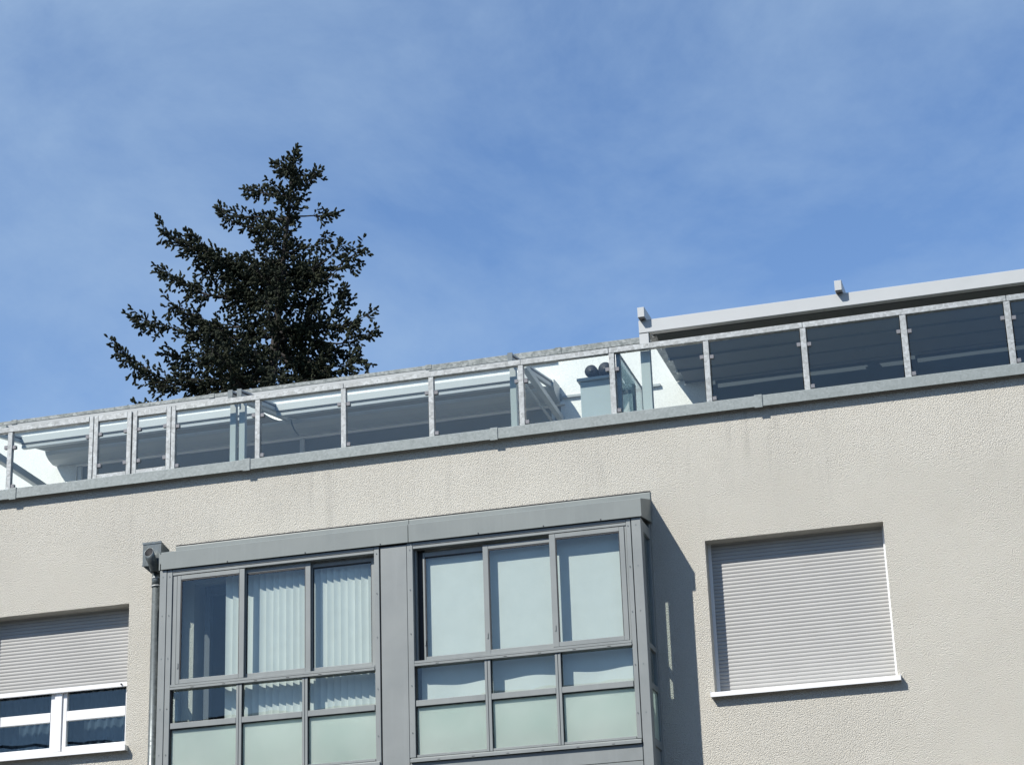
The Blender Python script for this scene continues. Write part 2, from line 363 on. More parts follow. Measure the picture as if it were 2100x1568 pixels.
# set-back top storey
PY = 2.35
box('wall_plate', BX0 + 1.0, 0.0, PY + 0.001, PY + 0.249, 11.503, 11.534, PLASTER, B, 0)
box('eaves_strip', BX0 + 1.0, -0.03, PY - 0.030, PY - 0.002, 11.40, 11.534, AWALU, B, 0.003)
wall_with_holes('penthouse_wall', BX0 + 1.0, BX1 - 0.31, 8.755, 11.5025, PY, PY + 0.25, [(-6.75, 0.05, 8.76, 10.87), (1.92, 8.6, 8.76, 10.97)], PLASTER, B)
box('penthouse_wall_side', BX0 + 1.0, BX0 + 1.25, PY + 0.255, 9.6, 8.755, 11.50, PLASTER, B, 0)
box('penthouse_roof', BX0 + 1.3, BX1 - 0.31, PY + 0.26, 9.6, 11.2, 11.46, ROOFZINC, B, 0)
rj = [-10.6, -7.7, -4.787, -1.745, 0.0, 3.0, 6.0, 9.0]
ee = [BX0 + 0.95] + rj + [BX1 - 0.3]
for a, b in zip(ee[:-1], ee[1:]):
    zc = 11.535 if b < 0 else 11.503
    prism('roof_coping', [(PY - 0.035, zc), (PY + 0.29, zc), (PY + 0.29, 11.585), (PY - 0.03, 11.585), (PY - 0.035, 11.58)], a + 0.004, b - 0.004, ROOFZINC, B)
for j in rj: box('roof_coping_joint', j - 0.04, j + 0.04, PY - 0.041, PY + 0.295, (11.531 if j < 0 else 11.499), 11.59, ROOFZINC, B, 0)
# terrace doors under the awnings (closed shutters in a pale frame)
D1 = empty('terrace_door', (-3.3, PY, 8.76)); D1.parent = B; D1.location -= Vector(B.location)
boxes('frame', [(-6.75, 0.05, PY - 0.02, PY + 0.09, 10.82, 10.868), (-6.748, -6.69, PY + 0.02, PY + 0.09, 8.78, 10.812), (-0.01, 0.048, PY + 0.02, PY + 0.09, 8.78, 10.812), (-3.55, -3.495, PY + 0.02, PY + 0.09, 8.78, 10.812), (-0.135, -0.10, PY + 0.02, PY + 0.09, 8.78, 10.812)], WHITE, D1, 0.002)
box('door_panel', -6.688, -3.553, PY + 0.06, PY + 0.08, 8.78, 10.813, DOORWALL, D1, 0); box('door_panel', -3.493, -0.137, PY + 0.06, PY + 0.08, 8.78, 10.813, DOORWALL, D1, 0); box('door_panel', -0.098, -0.012, PY + 0.06, PY + 0.08, 8.78, 10.813, DOORWALL, D1, 0)
box('shutter_box', -6.70, 0.02, PY - 0.05, PY - 0.002, 10.872, 10.955, ZINC, D1, 0.004)
box('wall_rail', 0.03, 1.30, PY - 0.035, PY - 0.002, 10.895, 10.93, AWALU, B, 0.003)
D2 = empty('terrace_door', (5.4, PY, 8.76)); D2.parent = B; D2.location -= Vector(B.location)
tag(D2, label='dark glazed terrace door in the shade under the white pergola')
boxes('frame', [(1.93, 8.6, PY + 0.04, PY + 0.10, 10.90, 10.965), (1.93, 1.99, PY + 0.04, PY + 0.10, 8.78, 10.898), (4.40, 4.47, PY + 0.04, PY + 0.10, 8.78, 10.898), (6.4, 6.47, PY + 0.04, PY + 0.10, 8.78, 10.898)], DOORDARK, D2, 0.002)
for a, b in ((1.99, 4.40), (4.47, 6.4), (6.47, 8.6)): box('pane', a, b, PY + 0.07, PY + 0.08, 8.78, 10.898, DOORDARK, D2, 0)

# windows with roller shutters
def slat_mesh(w, h=0.0415):
    bm = bmesh.new(); prof = []
    n = 7
    for i in range(n):
        a = i / (n - 1); z = (a - 0.5) * h * 0.93; y = -0.0055 * math.sin(math.pi * a) ** 0.8
        prof.append((y, z))
    prof += [(0.006, h * 0.465), (0.006, -h * 0.465)]
    A = [bm.verts.new((-w / 2, y, z)) for y, z in prof]; Bv = [bm.verts.new((w / 2, y, z)) for y, z in prof]; k = len(prof)
    for i in range(k):
        f = bm.faces.new((A[i], A[(i + 1) % k], Bv[(i + 1) % k], Bv[i])); f.smooth = i < n - 1
    for e in bm.edges:
        if len(e.link_faces) == 2 and e.link_faces[0].smooth != e.link_faces[1].smooth: e.smooth = False
    bmesh.ops.recalc_face_normals(bm, faces=bm.faces)
    me = bpy.data.meshes.new('slat'); bm.to_mesh(me); bm.free(); me.materials.append(SLAT); return me
SY = 0.185
def shutter(x0, x1, zbot, label):
    e = empty('roller_shutter', ((x0 + x1) / 2, SY, zbot)); e.parent = B; e.location -= Vector(B.location); tag(e, label=label)
    me = slat_mesh(x1 - x0 - 0.05); h = 0.0415; z = zbot + h / 2 + 0.002; k = 0
    while z - h / 2 < WZ1 + 0.03:
        o = bpy.data.objects.new('slat', me); COL.objects.link(o); o.parent = e; o.location = (0, 0, z - zbot); z += h; k += 1
    box('backing', x0 + 0.03, x1 - 0.03, SY + 0.0075, SY + 0.012, zbot, WZ1 + 0.04, DARK, e, 0)
    for a, b in ((x0 - 0.01, x0 + 0.034), (x1 - 0.034, x1 + 0.01)):
        boxes('guide_rail', [(a, b, SY - 0.024, SY - 0.012, WZ0 + 0.02, WZ1 + 0.02), ((a if a < x0 else b - 0.012), (a + 0.012 if a < x0 else b), SY - 0.0115, SY + 0.03, WZ0 + 0.02, WZ1 + 0.02)], WHITE, e, 0.0015)
    return e
def sill(x0, x1, parent):
    prism('sill', [(-0.078, 6.398), (-0.070, 6.398), (-0.070, 6.425), (0.24, 6.440), (0.24, 6.452), (-0.074, 6.447), (-0.078, 6.443)], x0 - 0.03, x1 + 0.03, WHITE, parent)
    for a in (x0 - 0.036, x1 + 0.0305): boxes('sill_end', [(a, a + 0.006, -0.079, 0.0, 6.40, 6.462)], WHITE, parent, 0)
s1 = shutter(RW[0], RW[1], 6.47, 'fully lowered pale grey roller shutter in the right window')
wr = empty('window', (3.12, 0.2, WZ0)); wr.parent = B; wr.location -= Vector(B.location); tag(wr, label='window closed by its lowered shutter')
sill(RW[0], RW[1], wr)
box('pane', RW[0] + 0.01, RW[1] - 0.01, 0.262, 0.27, WZ0 + 0.02, WZ1 - 0.01, DOORDARK, wr, 0)
box('bottom_bar', RW[0] + 0.03, RW[1] - 0.03, SY - 0.011, SY + 0.007, 6.453, 6.4705, WHITE, s1, 0.002)
s2 = shutter(LW[0], LW[1], 7.262, 'half lowered grey roller shutter above the left window')
box('bottom_bar', LW[0] + 0.028, LW[1] - 0.028, SY - 0.013, SY + 0.013, 7.205, 7.261, WHITE, s2, 0.004)
box('stopper', -4.94, -4.925, SY - 0.035, SY - 0.0135, 7.225, 7.24, BLACK, s2, 0.002)
wl = empty('window', (-5.74, 0.2, WZ0)); wl.parent = B; wl.location -= Vector(B.location); tag(wl, label='white framed window under a half lowered shutter')
sill(LW[0], LW[1], wl)
FY = 0.215
boxes('frame', [(LW[0], LW[0] + 0.06, FY, FY + 0.07, 6.455, 8.14), (LW[1] - 0.06, LW[1], FY, FY + 0.07, 6.455, 8.14), (LW[0] + 0.062, LW[1] - 0.062, FY, FY + 0.07, 6.455, 6.51)], WHITE, wl, 0.004)
box('mullion', -5.81, -5.715, FY - 0.012, FY + 0.07, 6.512, 8.14, WHITE, wl, 0.004)
for a, b in ((LW[0] + 0.062, -5.812), (-5.713, LW[1] - 0.062)):
    sash = boxes('sash', [(a, a + 0.055, FY + 0.008, FY + 0.062, 6.513, 8.1), (b - 0.055, b, FY + 0.008, FY + 0.062, 6.513, 8.1), (a + 0.056, b - 0.056, FY + 0.008, FY + 0.062, 6.513, 6.565), (a + 0.056, b - 0.056, FY + 0.004, FY + 0.062, 6.87, 6.985)], WHITE, wl, 0.004)
    box('pane', a + 0.05, b - 0.05, FY + 0.03, FY + 0.036, 6.56, 6.875, GLASS, sash, 0); box('pane', a + 0.05, b - 0.05, FY + 0.03, FY + 0.036, 6.98, 8.1, GLASS, sash, 0)
    n = 13
    for i in range(n):
        xx = a + 0.06 + (b - a - 0.12) * i / (n - 1)
    bm = bmesh.new(); vs = []
    for i in range(60):
        xx = a + (b - a) * i / 59; yy = 0.42 + 0.012 * math.sin(i * 0.9 + 0.6 * math.sin(i * 0.37))
        vs.append((bm.verts.new((xx, yy, 6.2)), bm.verts.new((xx, yy, 8.2))))
    for p, q in zip(vs[:-1], vs[1:]): bm.faces.new((p[0], q[0], q[1], p[1]))
    from_bm('curtain', bm, m_cloth('navy_curtain', (0.055, 0.075, 0.10), 0.1), wl, True)

# ------------------------------------------------------------------ glazed balcony (bay)
E_ = empty('enclosed_balcony', (-1.3, -0.28, 5.6))
tag(E_, 'grey aluminium glazed balcony projecting from the beige facade', 'balcony')
FR = -0.550          # front of the frame
XL, XR = -4.14, 1.545
# roof, fascia and wall flashing
prism('roof', [(-0.56, 8.535), (-0.56, 8.42), (-0.002, 8.45), (-0.002, 8.70)], XL - 0.0, XR - 0.0, FASCIA, E_)
for a, b in ((XL + 0.02, -1.118), (-1.110, XR + 0.018)):
    prism('fascia', [(-0.578, 8.345), (-0.5625, 8.345), (-0.5625, 8.552), (-0.572, 8.552), (-0.578, 8.546)], a, b, FASCIA, E_)
prism('fascia_side', [(-0.560, 8.345), (-0.560, 8.552), (-0.002, 8.70), (-0.002, 8.43)], XR + 0.002, XR + 0.018, FASCIA, E_)
prism('fascia_side', [(-0.560, 8.345), (-0.560, 8.552), (-0.002, 8.70), (-0.002, 8.43)], XL + 0.0, XL - 0.014, FASCIA, E_)
prism('flashing', [(-0.014, 8.66), (-0.002, 8.66), (-0.002, 8.79), (-0.008, 8.79), (-0.014, 8.775)], XL - 0.055, -1.29, FASCIA, E_)
prism('flashing', [(-0.014, 8.66), (-0.002, 8.66), (-0.002, 8.79), (-0.008, 8.79), (-0.014, 8.775)], -1.284, XR + 0.012, FASCIA, E_)
box('sealant', XL - 0.056, XR + 0.013, -0.017, -0.0015, 8.7905, 8.797, DARK, E_, 0)
for zz in (-1.45, -2.35, -3.3, -0.3, 0.45, 1.1): box('rivet', zz, zz + 0.012, -0.583, -0.577, 8.352, 8.362, DARK, E_, 0)
# posts and rails on the front
box('corner_post', XL, -4.055, FR - 0.004, -0.44, 5.30, 8.34, ALU, E_); box('cover_strip', -4.050, -3.985, FR, -0.45, 5.30, 8.34, ALU, E_)
box('corner_post', 1.440, XR, FR - 0.004, -0.44, 5.30, 8.34, ALU, E_); box('cover_strip', 1.379, 1.430, FR, -0.45, 5.93, 8.34, ALU, E_)
box('jamb', -1.530, -1.470, FR, -0.44, 5.30, 8.34, ALU, E_); box('jamb', -1.142, -1.074, FR, -0.44, 5.93, 8.34, ALU, E_)
box('pier_panel', -1.452, -1.146, FR - 0.0, FR + 0.02, 5.30, 8.325, ALU, E_, 0.002)
boxes('pier_core', [(-1.47, -1.142, FR + 0.03, -0.36, 5.3, 8.34)], DARK, E_, 0)
for a, b, c, zb in ((-3.983, -1.532, 'L', 5.30), (-1.072, 1.377, 'R', 5.93)):
    box('head_rail', a, b, FR, -0.43, 8.305, 8.338, ALU, E_, 0.002); box('head_rail', a, b, FR + 0.006, -0.43, 8.270, 8.303, ALU, E_, 0.002)
    box('transom', a, b, FR - 0.004, -0.43, 6.962, 6.990, ALU, E_, 0.002); box('transom', a, b, FR - 0.012, -0.44, 6.930, 6.957, ALU, E_, 0.003)
    xs = [a, a + 0.015]
    mull = [(-3.178, -3.113), (-2.391, -2.327)] if c == 'L' else [(-0.274, -0.208), (0.518, 0.581)]
    for p, q in mull: boxes('mullion', [(p, p + 0.028, FR + 0.004, -0.46, 5.93, 6.928), (p + 0.034, q, FR + 0.004, -0.46, 5.93, 6.928), (p + 0.026, p + 0.036, FR + 0.014, -0.47, 5.93, 6.928)], ALU, E_, 0.002)
    cells = [(a + 0.006, mull[0][0]), (mull[0][1], mull[1][0]), (mull[1][1], b - 0.006)]
    for p, q in cells:
        box('lower_rail', p + 0.002, q - 0.002, FR + 0.004, -0.46, 6.487, 6.553, ALU, E_, 0.003)
        box('glass_bead', p + 0.002, q - 0.002, FR + 0.012, -0.48, 5.932, 5.958, ALU, E_, 0.002)
        box('clear_pane', p - 0.01, q + 0.01, -0.505, -0.499, 6.55, 6.932, GLASS, E_, 0)
        box('frosted_pane', p - 0.01, q + 0.01, -0.507, -0.499, 5.945, 6.49, FROST, E_, 0)
        boxes('gasket', [(p, p + 0.006, FR + 0.02, -0.509, 5.96, 6.485), (p, p + 0.006, FR + 0.02, -0.509, 6.555, 6.93), (p + 0.007, q - 0.001, FR + 0.02, -0.509, 6.4785, 6.4865)], DARK, E_, 0)
    prism('sill', [(FR - 0.028, 5.876), (FR - 0.020, 5.876), (-0.44, 5.90), (-0.44, 5.928), (FR + 0.01, 5.928), (FR - 0.028, 5.908)], a - 0.06, b + 0.05, ALU, E_)
box('apron_panel', -1.14, 1.43, FR + 0.004, FR + 0.02, 5.70, 5.872, ALU, E_, 0.002); box('apron_panel', -1.14, 1.43, FR + 0.004, FR + 0.02, 5.30, 5.694, ALU, E_, 0.002)
box('apron_panel', -3.983, -1.532, FR + 0.004, FR + 0.02, 5.30, 5.872, ALU, E_, 0.002)
boxes('floor_slab', [(XL + 0.02, XR - 0.02, FR + 0.03, -0.005, 5.30, 5.85)], ALU, E_, 0)
for a, b in ((-3.9, -1.6), (-1.0, 1.32)):
    for i in range(6):
        xx = a + (b - a) * (i + 0.5) / 6
        box('drain_slot', xx - 0.018, xx + 0.018, FR - 0.0135, FR - 0.0125, 6.940, 6.947, DARK, E_, 0)
        box('drain_slot', xx - 0.016, xx + 0.016, FR - 0.0295, FR - 0.0285, 5.884, 5.890, DARK, E_, 0)
for xx in (-4.1, -4.02, -1.50, -1.108, 1.40, 1.49):
    for zz in (6.2, 6.72, 7.3, 7.8, 8.26):
        box('screw', xx - 0.005, xx + 0.005, FR - 0.0065, FR - 0.0045, zz - 0.005, zz + 0.005, PIPE, E_, 0)
# sliding sashes on three tracks
def sash(a, b, y, zt, zb, sl=0.05, sr=0.05, tb=0.03, bb=0.052):
    s = boxes('sliding_sash', [(a, a + sl, y, y + 0.026, zb, zt), (b - sr, b, y, y + 0.026, zb, zt), (a + sl, b - sr, y + 0.001, y + 0.025, zt - tb, zt), (a + sl, b - sr, y + 0.001, y + 0.025, zb, zb + bb)], ALU, E_, 0.003)
    boxes('bead', [(a + sl, a + sl + 0.011, y + 0.005, y + 0.022, zb + bb, zt - tb), (b - sr - 0.009, b - sr, y + 0.005, y + 0.022, zb + bb, zt - tb), (a + sl + 0.012, b - sr - 0.010, y + 0.005, y + 0.022, zt - tb - 0.015, zt - tb)], DARK, s, 0)
    box('pane', a + sl - 0.005, b - sr + 0.005, y + 0.011, y + 0.017, zb + bb - 0.005, zt - tb + 0.005, GLASS, s, 0)
    boxes('handle', [(a + sl * 0.4, a + sl * 0.4 + 0.012, y - 0.008, y - 0.0005, zb + 0.18, zb + 0.24)], ALU, s, 0)
sash(-3.925, -3.094, -0.543, 8.262, 6.995, 0.045, 0.062, 0.05)
sash(-3.135, -2.308, -0.502, 8.255, 6.995, 0.05, 0.062, 0.045)
sash(-2.345, -1.538, -0.461, 8.25, 6.995, 0.05, 0.055, 0.045)
box('track_jamb', -3.982, -3.930, -0.535, -0.47, 6.993, 8.268, ALU, E_, 0.003)
sash(-0.985, -0.21, -0.461, 8.235, 6.995, 0.022, 0.03, 0.05)
sash(-0.272, 0.560, -0.502, 8.235, 6.995, 0.062, 0.03, 0.05)
sash(0.505, 1.352, -0.543, 8.262, 6.995, 0.068, 0.055, 0.05)
box('track_jamb', -1.071, -1.050, -0.49, -0.44, 6.993, 8.268, ALU, E_, 0.003); box('recess_shade_strip', -1.071, -0.975, -0.432, -0.424, 6.993, 8.268, DARK, E_, 0); box('track_jamb', 1.355, 1.377, -0.535, -0.47, 6.993, 8.268, ALU, E_, 0.003)  # dark strip behind the left track paints in the shade of the recess
# glazed ends
for sx, x0, x1 in ((1, XR - 0.05, XR - 0.004), (-1, XL + 0.004, XL + 0.05)):
    xm = (x0 + x1) / 2
    boxes('side_frame', [(x0, x1, -0.438, -0.40, 5.30, 8.34), (x0, x1, -0.075, -0.002, 5.30, 8.40), (x0, x1, -0.398, -0.077, 8.22, 8.34), (x0, x1, -0.398, -0.077, 6.93, 6.99), (x0, x1, -0.398, -0.077, 6.487, 6.553), (x0, x1, -0.398, -0.077, 5.87, 5.955)], ALU, E_, 0.003)
    box('side_pane', xm - 0.003, xm + 0.003, -0.405, -0.07, 6.985, 8.225, GLASS, E_, 0); box('side_pane', xm - 0.003, xm + 0.003, -0.405, -0.07, 6.548, 6.935, GLASS, E_, 0)
    box('frosted_pane', xm - 0.003, xm + 0.003, -0.405, -0.07, 5.95, 6.492, FROST, E_, 0); box('apron_panel', xm - 0.005, xm + 0.005, -0.398, -0.077, 5.30, 5.868, ALU, E_, 0)
box('ceiling', XL + 0.06, XR - 0.06, -0.425, -0.004, 8.345, 8.40, ALU, E_, 0)

# blinds inside the balcony
VB = empty('vertical_blind', (-2.45, -0.37, 6.1)); tag(VB, 'white vertical vane blind behind the left half of the glazed balcony', 'blind')
vx = -3.335; k = 0
vm = None
while vx < -1.50:
    if vm is None:
        bmv = bmesh.new(); w = 0.049; vs = []
        for i in range(5):
            a = (i / 4 - 0.5) * 2; vs.append((bmv.verts.new((a * w, 0.006 * (1 - a * a), 0)), bmv.verts.new((a * w, 0.006 * (1 - a * a), 2.12))))
        for p, q in zip(vs[:-1], vs[1:]): f = bmv.faces.new((p[0], q[0], q[1], p[1])); f.smooth = True
        vm = bpy.data.meshes.new('vane'); bmv.to_mesh(vm); bmv.free(); vm.materials.append(VANE)
    o = bpy.data.objects.new('vane', vm); COL.objects.link(o); o.parent = VB
    o.location = (vx + 2.45, random.uniform(-0.003, 0.003), 0.03); o.rotation_euler = (0, random.uniform(-0.004, 0.004), math.radians(17 + random.uniform(-1.6, 1.6)))
    vx += 0.082; k += 1
box('head_track', -3.38, -1.5, -0.39, -0.35, 8.255, 8.29, WHITE, VB)
for (a, b, nm, yy) in ((-1.035, -0.262, 'left', -0.405), (-0.250, 0.515, 'middle', -0.405), (0.527, 1.345, 'right', -0.405)):
    rb = empty('roller_blind', ((a + b) / 2, yy, 6.15)); tag(rb, f'white fabric blind behind the {nm} pane of the balcony half nearest the shutter window', 'blind', 'fabric blinds in the glazed balcony')
    bm = bmesh.new(); rows = []
    ph = random.uniform(0, 6)
    for j in range(40):
        z = 6.15 + (8.27 - 6.15) * j / 39; row = []
        amp = 0.010 * max(0.0, min(1.0, (7.05 - z) / 0.35)) + 0.0006
        for i in range(24):
            x = a + (b - a) * i / 23
            row.append(bm.verts.new((x, yy + amp * math.sin(i / 23 * 6.5 + ph + 0.4 * math.sin(z * 2)), z)))
        rows.append(row)
    for r0, r1 in zip(rows[:-1], rows[1:]):
        for i in range(23): bm.faces.new((r0[i], r0[i + 1], r1[i + 1], r1[i]))
    from_bm('fabric', bm, BLIND, rb, True)
    bm = bmesh.new(); tube(bm, [(a, yy + 0.02, 8.285), (b, yy + 0.02, 8.285)], 0.018, 10); from_bm('roller', bm, WHITE, rb, True)
    box('hem_bar', a, b, yy - 0.013, yy + 0.013, 6.12, 6.15, WHITE, rb, 0.003)

# ------------------------------------------------------------------ rainwater pipe
PX, PYY = -4.298, -0.30
D = empty('downpipe', (PX, PYY, 0)); tag(D, 'zinc rainwater downpipe with hopper head beside the glazed balcony', 'downpipe')
bm = bmesh.new(); tube(bm, [(PX, PYY, 0.05), (PX, PYY, 8.24)], 0.052, 20, True); from_bm('pipe', bm, PIPE, D, True)
bm = bmesh.new(); tube(bm, [(PX, PYY, 8.22), (PX, PYY, 8.40)], 0.057, 20, True); from_bm('socket', bm, PIPE, D, True)
bm = bmesh.new()
for zc in (8.235, 8.33): tube(bm, [(PX, PYY, zc - 0.009), (PX, PYY, zc + 0.009)], 0.0605, 20, True)
from_bm('collar', bm, GALV, D, True)
hx0, hx1 = -4.437, -4.205; hy0, hy1 = -0.40, -0.17
bm = bmesh.new()
lv = [[(hx0, hy0, 8.745), (hx1, hy0, 8.745), (hx1, hy1, 8.70), (hx0, hy1, 8.70)], [(hx0, hy0, 8.47), (hx1, hy0, 8.47), (hx1, hy1, 8.47), (hx0, hy1, 8.47)],
      [(PX - 0.05, PYY - 0.045, 8.385), (PX + 0.05, PYY - 0.045, 8.385), (PX + 0.05, PYY + 0.045, 8.385), (PX - 0.05, PYY + 0.045, 8.385)]]
rg = [[bm.verts.new(p) for p in r] for r in lv]
for r0, r1 in zip(rg[:-1], rg[1:]):
    for i in range(4): bm.faces.new((r0[i], r1[i], r1[(i + 1) % 4], r0[(i + 1) % 4]))
inn = [bm.verts.new((p.co.x + (0.012 if i in (0, 3) else -0.012), p.co.y + (0.012 if i in (0, 1) else -0.012), p.co.z)) for i, p in enumerate(rg[0])]
for i in range(4): bm.faces.new((rg[0][i], rg[0][(i + 1) % 4], inn[(i + 1) % 4], inn[i]))
low = [bm.verts.new((v.co.x, v.co.y, 8.5)) for v in inn]
for i in range(4): bm.faces.new((inn[i], inn[(i + 1) % 4], low[(i + 1) % 4], low[i]))
bm.faces.new(low)
from_bm('hopper', bm, PIPE, D)
bm = bmesh.new(); boxl = [(hx0 - 0.006, hx1 + 0.006, hy0 - 0.006, hy0 - 0.0005, 8.725, 8.75), (hx0 - 0.004, hx1 + 0.004, hy0 - 0.005, hy0 - 0.0005, 8.463, 8.476)]
for b in boxl: bbox(bm, *b)
from_bm('rim', bm, PIPE, D)
# overflow spout: open tube sticking out of the hopper front
bm = bmesh.new(); seg = 20
cl = [(Vector((-4.285, -0.385, 8.40)), 0.052), (Vector((-4.292, -0.425, 8.475)), 0.056), (Vector((-4.305, -0.470, 8.545)), 0.060), (Vector((-4.313, -0.500, 8.60)), 0.061)]
nrm = [Vector((0, -0.25, 0.97)), Vector((0, -0.45, 0.9)), Vector((-0.1, -0.62, 0.75)), Vector((-0.15, -0.93, 0.25))]
rr = []
for (p, r), dd in list(zip(cl, nrm)) + [((cl[-1][0], 0.055), nrm[-1]), ((cl[1][0], 0.050), nrm[1])]:
    dd = dd.normalized(); aa = Vector((1, 0, 0)); aa = (aa - dd * aa.dot(dd)).normalized(); bb = dd.cross(aa)
    rr.append([bm.verts.new(p + (aa * math.cos(2 * math.pi * k / seg) + bb * math.sin(2 * math.pi * k / seg)) * r) for k in range(seg)])
for i in range(len(rr) - 1):
    for k in range(seg): bm.faces.new((rr[i][k], rr[i][(k + 1) % seg], rr[i + 1][(k + 1) % seg], rr[i + 1][k])).material_index = 1 if i == 4 else 0
bm.faces.new(rr[-1]).material_index = 1  # inside of the tube coloured black as shade in the mouth
from_bm('spout', bm, [PIPE, DARK], D, True)

# ------------------------------------------------------------------ terrace railing
T = empty('terrace_railing', (0, 0.1, 9.75)); tag(T, 'galvanised steel terrace railing with clear glass panels on the parapet', 'railing')
RY0, RY1 = 0.070, 0.130
RT = 10.602; RB = 10.535
posts = [(-10.93, .062), (-9.83, .062), (-8.73, .062), (-7.63, .062), (-6.535, .063), (-5.425, .054), (-4.330, .054), (-3.236, .062), (-2.140, .063), (-1.044, .064), (0.057, .062), (1.149, .064), (2.258, .064), (3.373, .066), (4.494, .07), (5.636, .07), (6.77, .066), (7.89, .066), (9.0, .066)]
for x, w in posts:
    gate = x in (-5.425, -4.330)
    p = box('post', x, x + w, RY0, RY1, 9.745, RB - 0.001 if not gate else RT, GALV, T, 0.003)
    box('base_plate', x - 0.03, x + w + 0.03, RY0 - 0.02, RY1 + 0.03, 9.757, 9.767, GALV, p, 0.002)
runs = [(-10.93, -7.60), (-7.59, -5.43), (-4.271, -2.108), (-2.104, 0.088), (0.092, 1.146), (1.152, 3.405), (3.409, 5.67), (5.675, 9.066)]
for a, b in runs: box('top_rail', a, b, RY0 - 0.003, RY1 + 0.003, RB, RT, GALV, T, 0.003)
def glass_panel(a, b, parent, z0=9.80, z1=RB - 0.014, low=False):
    box('glass_pane', a, b, 0.094, 0.104, z0, z1, RGLASS, parent, 0)
def clamp(x, z, parent, s=0.045):
    boxes('clamp', [(x - s / 2, x + s / 2, 0.078, 0.0935, z - s / 2, z + s / 2), (x - s / 2, x + s / 2, 0.1045, 0.120, z - s / 2, z + s / 2)], CLAMP, parent, 0.002)
for (x, w), (x2, w2) in zip(posts[:-1], posts[1:]):
    if x == -5.425: continue
    glass_panel(x + w + 0.012, x2 - 0.012, T)
    clamp(x + w + 0.026, 10.335, T); clamp(x2 - 0.026, 10.345, T); clamp(x + w + 0.026, 9.83, T)
for a, b in ((-5.363, -4.862), (-4.842, -4.338)):
    g = boxes('framed_panel', [(a, a + 0.056, 0.072, 0.126, 9.785, RT), (b - 0.058, b, 0.072, 0.126, 9.785, RT), (a + 0.0565, b - 0.0585, 0.072, 0.126, 10.526, RT), (a + 0.0565, b - 0.0585, 0.072, 0.126, 9.785, 9.838)], GALV, T, 0.003)
    box('glass_pane', a + 0.068, b - 0.07, 0.094, 0.104, 9.85, 10.512, RGLASS, g, 0)
    for zz in (10.36, 9.955): clamp(a + 0.082, zz, g); clamp(b - 0.082, zz, g)
box('rail_bracket', -6.675, -6.60, 0.14, 0.20, 10.60, 10.665, ZINC, T, 0.004)
boxes('gap_shade_strip', [(-5.371, -5.365, 0.11, 0.125, 9.79, 10.598), (-4.860, -4.844, 0.115, 0.125, 9.79, 10.598)], DARK, T, 0)  # black strips stand in for the shade in the gaps beside the panels

# ------------------------------------------------------------------ awnings on the terrace
def awning(xl, xr, label, lower_beam, bar_y):
    cx = (xl + xr) / 2
    A = empty('terrace_awning', (cx, 1.2, 8.75)); tag(A, label, 'awning', 'awnings on the roof terrace')
    def gz(y): return 10.675 + 0.172 * (y - 0.12)            # guide centre line
    for side, x in (('l', xl), ('r', xr)):
        beam('guide_rail', (x, 0.15, gz(0.15)), (x, 2.30, gz(2.30)), 0.055, 0.095, AWALU, A)
        beam('rail_groove', (x + 0.029, 0.16, gz(0.16) + 0.01), (x + 0.029, 2.29, gz(2.29) + 0.01), 0.004, 0.022, DARK, A, 0.0005)
        box('end_cap', x - 0.031, x + 0.031, 0.138, 0.149, gz(0.15) - 0.055, gz(0.15) + 0.055, PIPE, A, 0.002)
        box('post', x - 0.038, x + 0.038, 0.235, 0.30, 8.76, gz(0.26) - 0.052, AWALU, A)
        box('bracket', x - 0.04, x + 0.04, 0.225, 0.31, gz(0.26) - 0.10, gz(0.26) - 0.0525, AWALU, A, 0.003)
    z = gz(bar_y) - 0.03
    prism('front_bar', [(bar_y - 0.055, z - 0.035), (bar_y - 0.05, z + 0.055), (bar_y + 0.03, z + 0.065), (bar_y + 0.055, z - 0.01), (bar_y + 0.05, z - 0.05), (bar_y - 0.035, z - 0.055)], xl + 0.035, xr - 0.035, AWALU, A)
    box('bar_slot', xl + 0.04, xr - 0.04, bar_y - 0.056, bar_y - 0.04, z - 0.045, z - 0.034, DARK, A, 0)
    box('drop_profile', xl + 0.04, xr - 0.04, bar_y - 0.05, bar_y + 0.02, z - 0.105, z - 0.066, AWALU, A, 0.003)
    # fabric between front bar and cassette
    bm = bmesh.new(); pv = None
    for i in range(13):
        t = i / 12; y = bar_y + 0.056 + (1.99 - bar_y - 0.056) * t; zz = gz(y) - 0.05 - 0.02 * math.sin(math.pi * t)
        r = [bm.verts.new((xl + 0.04, y, zz)), bm.verts.new((xr - 0.04, y, zz))]
        if pv: bm.faces.new((pv[0], pv[1], r[1], r[0]))
        pv = r
    from_bm('fabric', bm, AWFAB, A, True)
    c0 = gz(2.1) - 0.03
    prism('cassette', [(2.00, c0 - 0.02), (2.02, c0 + 0.07), (2.10, c0 + 0.085), (2.34, c0 + 0.085), (2.34, c0 - 0.14), (2.24, c0 - 0.15), (2.12, c0 - 0.12), (2.04, c0 - 0.075)], xl - 0.05, xr + 0.05, AWALU, A)
    if 'l' in lower_beam: beam('side_beam', (xl + 0.01, 0.30, 10.46), (xl - 0.04, 2.34, 10.44), 0.075, 0.10, AWALU, A)
    if 'r' in lower_beam:
        beam('side_beam', (xr + 0.12, 0.31, 10.615), (xr + 0.06, 2.34, 10.605), 0.07, 0.075, AWALU, A)
        beam('side_bar', (xr + 0.07, 0.31, 10.47), (xr - 0.05, 2.34, 10.585), 0.03, 0.03, AWALU, A)
    return A
awning(-7.00, -3.592, 'half retracted terrace awning behind the two narrow railing panels', 'l', 1.25)
awning(-3.474, -0.052, 'half retracted terrace awning between the spruce tree and the grey cabinet', 'r', 1.30)

